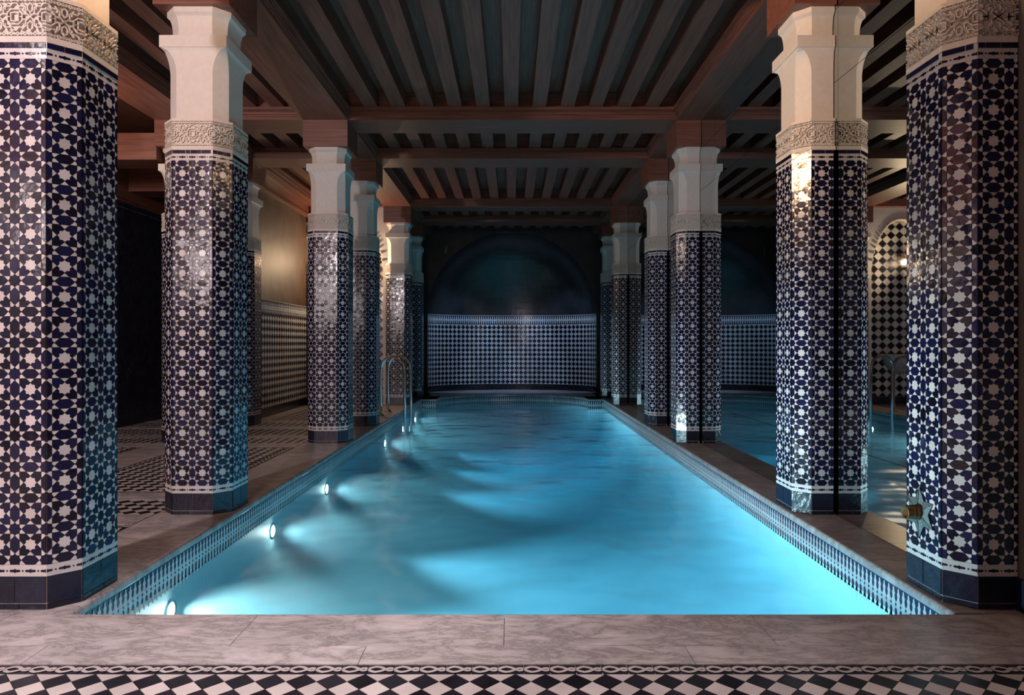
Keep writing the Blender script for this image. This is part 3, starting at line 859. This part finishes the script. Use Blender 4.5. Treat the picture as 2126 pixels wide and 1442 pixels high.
spans = [(a + .245, c - .245) for a, c in zip(rows[:-1], rows[1:])]
for a, c in spans: joists(mid, a, c)
joists(mid, rows[-1] + .245, YE)
for a, c in spans[:-1]: joists(ais, a, c)
b = MB()
for y in YC: b.box(-CX - .245, -CX + .245, y - .245, y + .245, 3.272, ZS)
for y in YC:
    b = MB(); b.box(-CX - .245, -CX + .245, y - .243, y + .243, 3.272, ZS); b.obj('beam_block', 'wood_x', ceil)
    b = MB(); b.box(CX - .245, XM - .004, y - .243, y + .243, 3.272, ZS); b.obj('beam_block', 'wood_x', ceil)
for y in YC[2:5]:
    b = MB(); b.box(C2 - .245, C2 + .245, y - .243, y + .243, 3.272, ZS); b.obj('beam_block', 'wood_x', ceil)

# ------------------------------------------------------------------ mirror wall on the right, in panels
b = MB(); b.box(XM + .012, XM + .03, YF[0], YE, 0, ZS); struct(b.obj('wall_mirror', 'dark_gap'), 'dark backing wall behind the mirror panels', 'wall')
zs = [0.0, .448, 2.785, 3.25, ZS]
bays = [(YF[0] + .1, YC[1], (3.35, 4.4)), (YC[1], YC[2], (5.42, 7.08)), (YC[2], YC[3], (8.05, 9.2)), (YC[3], YC[4], (10.17, 11.83)), (YC[4], YC[5], (12.8, 13.9)), (YC[5], YE, (14.4,))]
ml = ['between the foremost and second right columns', 'between the second and third right columns, reflecting the apse', 'between the third and fourth right columns',
      'between the fourth and fifth right columns', 'between the two farthest right columns', 'between the last right column and the end wall']
for (ya, yb, cuts), lb in zip(bays, ml):
    root = thing('wall_mirror_bay', (XM, (ya + yb) / 2, 0), 'smoky mirror panels ' + lb, 'mirror', 'mirror bays along the right wall')
    root.name = 'mirror'
    ye = [ya] + list(cuts) + [yb]
    for i in range(len(ye) - 1):
        for j in range(len(zs) - 1):
            g = .0018; b = MB(); yo = (ya + yb) / 2
            b.box(0, .010, ye[i] + g - yo, ye[i + 1] - g - yo, zs[j] + g, zs[j + 1] - g); b.obj('mirror_panel', 'mirror_glass', root)

# ------------------------------------------------------------------ pool
pb = MB(); ol = pool_outline(.015); PZ = -1.15
rs_ = [[(x, y, -.175) for x, y in ol], [(x, y, -.35) for x, y in ol]]
for k in range(1, 15):          # dished bottom, closed along the middle line
    c_ = math.cos(PI / 2 * k / 14); z_ = -.35 - .80 * math.sin(PI / 2 * k / 14)
    rs_.append([(x * c_, 8.3 + (y - 8.3) * (1 - .35 * (1 - c_)), z_) for x, y in ol])
pb.loft([list(reversed(r_)) for r_ in rs_], 0, False, False, True)
pool = struct(pb.obj('floor_pool', 'pool_shell'), 'pale turquoise pool basin under the water', 'pool')
# tile band under the coping
def band_path():
    pts = ol[:]; segs = []
    return pts
b = MB(); fb = MB(); nb = MB()
for i in range(len(ol)):
    a, c = Vector(ol[i]), Vector(ol[(i + 1) % len(ol)])
    b.add([(a.x, a.y, -.20), (c.x, c.y, -.20), (c.x, c.y, -.04), (a.x, a.y, -.04)], [(3, 2, 1, 0)])
# long straight sides and the curved end as separate runs
def runs():
    out = [[Vector(ol[1]), Vector(ol[2])], [Vector(ol[2]), Vector(ol[3])], [Vector(p) for p in ol[3:-1]], [Vector(ol[-2]), Vector(ol[-1])], [Vector(ol[-1]), Vector(ol[0])], [Vector(ol[0]), Vector(ol[1])]]
    return out
allv = MB()
for r in runs():
    L_ = [0.0]
    for p0, p1 in zip(r[:-1], r[1:]): L_.append(L_[-1] + (p1 - p0).length)
    def place(u, r=r, L_=L_):
        u = min(max(u, 0), L_[-1] - 1e-6); k = max(i for i in range(len(L_)) if L_[i] <= u); k = min(k, len(r) - 2)
        t = (u - L_[k]) / (L_[k + 1] - L_[k]); p = r[k].lerp(r[k + 1], t); d = (r[k + 1] - r[k]).normalized()
        return frame((p.x, p.y, -.130), (-d.x, -d.y, 0), (0, 0, 1)) @ Matrix.Translation((0, 0, .0))
    fbm = finger_band(L_[-1], place, .162, .041, .003)
    o = len(allv.v); allv.v += fbm.v; allv.f += [[i + o for i in f] for f in fbm.f]; allv.m += fbm.m; allv.smooth += fbm.smooth
pbnd = b.obj('waterline_band', 'band_blue', pool)
allv.obj('finger_tiles', ['band_white', 'band_blue'], pool, kind='stuff')
b = MB(); o2 = pool_outline(.014)
b.loft([[(x, y, PZ - .15) for x, y in o2], [(x, y, WZ) for x, y in o2]], 0, True, True)
wtr = b.obj('water', 'water', None, label='still turquoise water filling the long pool', cat='water', kind='stuff')

# underwater lights in the left pool wall
names = ['nearest', 'second', 'third', 'fourth', 'fifth', 'farthest']
for i, y in enumerate((3.66, 5.22, 6.74, 9.82, 11.44, 12.87)):
    lb = ['round underwater light at the near left pool corner', 'brightest round underwater light, beside the second left column', 'round underwater light a little beyond the brightest one',
          'round underwater light just before the ladder', 'round underwater light beside the ladder rails', 'farthest round underwater light, beyond the ladder'][i]
    r = thing('pool_light', (-PX - .015, y, -.32), lb, 'light', 'underwater lights along the left wall')
    b = MB(); b.lathe([(.045, .004), (.062, .004), (.066, .0), (.066, -.004)], (0, 0, 0), (1, 0, 0), 24); b.obj('bezel', 'chrome', r)
    b = MB(); b.lathe([(0.0, .012), (.02, .011), (.036, .007), (.046, .001)], (0, 0, 0), (1, 0, 0), 24); b.obj('lens', 'pool_lens', r)
    lamp('pool_lamp', 'SPOT', (-PX + .06, y, -.32), (1100, 480, 480, 420, 340, 340)[i], (0.82, 0.97, 1.0), .05, (0, math.radians(-84), 0), math.radians(78), .9)

# ladder
r = thing('pool_ladder', (-1.8, 10.82, 0), 'curved chrome pool ladder rails on the left edge', 'ladder')
for y in (-.32, .31):
    b = MB(); pth = [(-.20, y, 0.0), (-.20, y, .3), (-.20, y, .62), (-.19, y, .74)]
    for k in range(1, 12):
        a = PI - (PI) * k / 12; pth.append((-.02 + .17 * math.cos(a) - .0, y, .74 + .165 * math.sin(a)))
    pth += [(.155, y, .70), (.165, y, .6), (.165, y, .1), (.165, y, -.3), (.165, y, -.9)]
    b.tube(pth, .0215, 14); b.obj('handrail', 'chrome', r)
    b = MB(); b.lathe([(.022, .03), (.045, .022), (.055, .006), (.055, 0)], (-.20, y, 0), (0, 0, 1), 20); b.obj('flange', 'chrome', r)
for z in (-.34, -.6, -.85):
    b = MB(); b.box(.125, .205, -.30, .29, z - .012, z + .012); b.obj('step', 'chrome', r)

# cool fill spots added out of view behind the last beam to brighten the apse
for x, lb in ((-1.1, 'small added cool fill spot hidden behind the last beam, on the left'), (0.0, 'small added cool fill spot hidden behind the middle of the last beam'), (1.1, 'small added cool fill spot hidden behind the last beam, on the right')):
    r = thing('apse_fill_spot', (x, YC[5] + .30, 3.66), lb, 'lamp', 'added fill spots behind the last beam')
    b = MB(); b.lathe([(0, .08), (.03, .08), (.036, .0), (.032, .0), (.028, .07)], (0, 0, -.03), (0, -.45, 1), 16); b.obj('shade', 'brass', r)
    b = MB(); b.box(-.02, .02, -.05, .0, .02, .06); b.obj('mount', 'brass', r)
    lamp('apse_fill_light', 'SPOT', (x, YC[5] + .34, 3.60), 140, (0.40, 0.60, 1.0), .03, (math.radians(32), 0, 0), math.radians(46), .6)

# ------------------------------------------------------------------ columns
nm = ['foremost left column, cut by the left edge of the picture', 'second column on the left of the pool, whole from base to capital',
      'third left column, beyond the second along the pool', 'fourth left column, just before the ladder', 'fifth left column, behind the ladder rails', 'farthest left column, next to the dark apse wall']
for i, y in enumerate(YC):
    of = ('front', 'cfr', 'right') if i < 2 else ()
    column((-CX, y, 0), nm[i], 'columns along the left pool edge', False, 1.0, of, ALLN if i == 0 else BIGN)
nm2 = ['foremost right column with the star shaped fitting', 'second right half column against the mirror, with orange lit capital', 'third right half column against the mirror',
       'fourth right half column, just beyond the third', 'fifth right half column against the mirror', 'farthest right half column, beside the apse']
for i, y in enumerate(YC):
    of = ('left', 'cfl', 'front') if i < 2 else ()
    column((CX, y, 0), nm2[i], 'half columns along the mirror', True, 1.28 if i == 0 else 1.09, of, ALLN if i == 0 else BIGN)
nm3 = ['aisle column half hidden behind the second left column on its left side', 'aisle column seen just right of the second left column', 'aisle column almost hidden behind the third left column']
for i, y in enumerate(YC[2:5]): column((C2, y, 0), nm3[i], 'second row columns in the left aisle')

# star shaped water outlet on the foremost right column
r = thing('star_wall_outlet', (CX - HH - .004, 3.09, .345), 'six pointed pewter star plate with a brass tube on the right column', 'fitting')
pts = []
for k in range(12):
    a = PI / 2 + k * PI / 6; rad = .112 if k % 2 == 0 else .065
    pts.append((rad * math.cos(a), rad * math.sin(a)))
b = MB(); M = frame((0, 0, 0), (0, -1, 0), (0, 0, 1))
vs = [M @ Vector((0, 0, .014))] + [M @ Vector((x, y, .006)) for x, y in pts] + [M @ Vector((x, y, 0)) for x, y in pts]
b.add(vs, [(0, 1 + k, 1 + (k + 1) % 12) for k in range(12)] + [(13 + k, 13 + (k + 1) % 12, 1 + (k + 1) % 12, 1 + k) for k in range(12)])
sp_ = b.obj('star_plate', 'pewter', r)
for k in range(6):
    a = PI / 2 + k * PI / 3; b = MB(); b.tube([M @ Vector((.036 * math.cos(a), .036 * math.sin(a), .012)), M @ Vector((.10 * math.cos(a), .10 * math.sin(a), .0075))], .0022, 6); b.obj('engraved_ridge', 'pewter', sp_)
b = MB(); b.lathe([(.034, .008), (.034, .018), (.030, .020), (.030, .066), (.0285, .068), (.025, .068), (.025, .012), (0, .012)], (0, 0, 0), (-1, 0, 0), 28); b.obj('brass_tube', 'brass', r)
b = MB(); b.lathe([(.030, .028), (.0325, .03), (.0325, .036), (.030, .038)], (0, 0, 0), (-1, 0, 0), 28); b.obj('ring', 'brass', r)

# niche: wall lantern and marble basin
r = thing('wall_lantern', (NXc, NY + .05, 2.57), 'glowing brass lantern on the tiled niche wall', 'lamp')
b = MB(); b.lathe([(0, .0), (.05, .0), (.05, -.012), (.02, -.02)], (0, 0, .12), (0, 1, 0), 16); b.tube([(0, 0, .12), (0, -.06, .15), (0, -.13, .14), (0, -.14, .10)], .007, 8); b.obj('bracket', 'brass', r)
b = MB(); b.lathe([(.0, .10), (.02, .09), (.028, .06), (.036, .03), (.033, .028)], (0, -.14, 0), (0, 0, 1), 12); b.lathe([(.06, -.11), (.03, -.13), (0, -.15)], (0, -.14, 0), (0, 0, 1), 12)
for k in range(6):
    a = k * PI / 3; b.tube([(.034 * math.cos(a), -.14 + .034 * math.sin(a), .03), (.06 * math.cos(a), -.14 + .06 * math.sin(a), -.11)], .004, 5)
b.obj('cage', 'brass', r)
b = MB(); b.lathe([(0, .02), (.018, .01), (.026, -.02), (.022, -.05), (0, -.065)], (0, -.14, 0), (0, 0, 1), 14); b.obj('bulb', 'bulb', r)
lamp('niche_lamp_light', 'POINT', (NXc, NY - .13, 2.56), 85, (1.0, 0.68, 0.42), .03)
r = thing('wall_basin', (NXc, NY + .05, .55), 'grey marble half bowl basin under the niche lantern', 'basin')
b = MB()
prof = [(.04, 0.0), (.12, .03), (.22, .10), (.30, .20), (.345, .33), (.345, .36), (.31, .36), (.29, .27), (.18, .14), (0, .08)]
b.lathe(prof, (0, 0, 0), (0, 0, 1), 24, 0, 0, 2 * PI); bm_ = b.obj('bowl', 'marble', r)
bm_.scale = (1, .85, 1); bm_.location = (0, -.02, 0)

# column lamps on the pool side of the foremost capitals
for s, lb in ((-1, 'small brass spot lamp on the foremost left capital'), (1, 'small brass spot lamp on the foremost right capital')):
    r = thing('column_lamp', (s * (CX - .218), 2.98, 3.05), lb, 'lamp', 'spot lamps on the capitals')
    b = MB(); b.lathe([(0, .0), (.03, .0), (.03, .01), (.01, .014), (.008, .10)], (0, 0, 0), (-s, 0, 0), 16); b.obj('mount', 'brass', r)
    b = MB(); b.lathe([(.046, .09), (.046, .0), (.043, .0), (.043, .09), (.046, .09)], (-s * .12, 0, .05), (0, 0, 1), 18); b.obj('shade', 'brass', r)
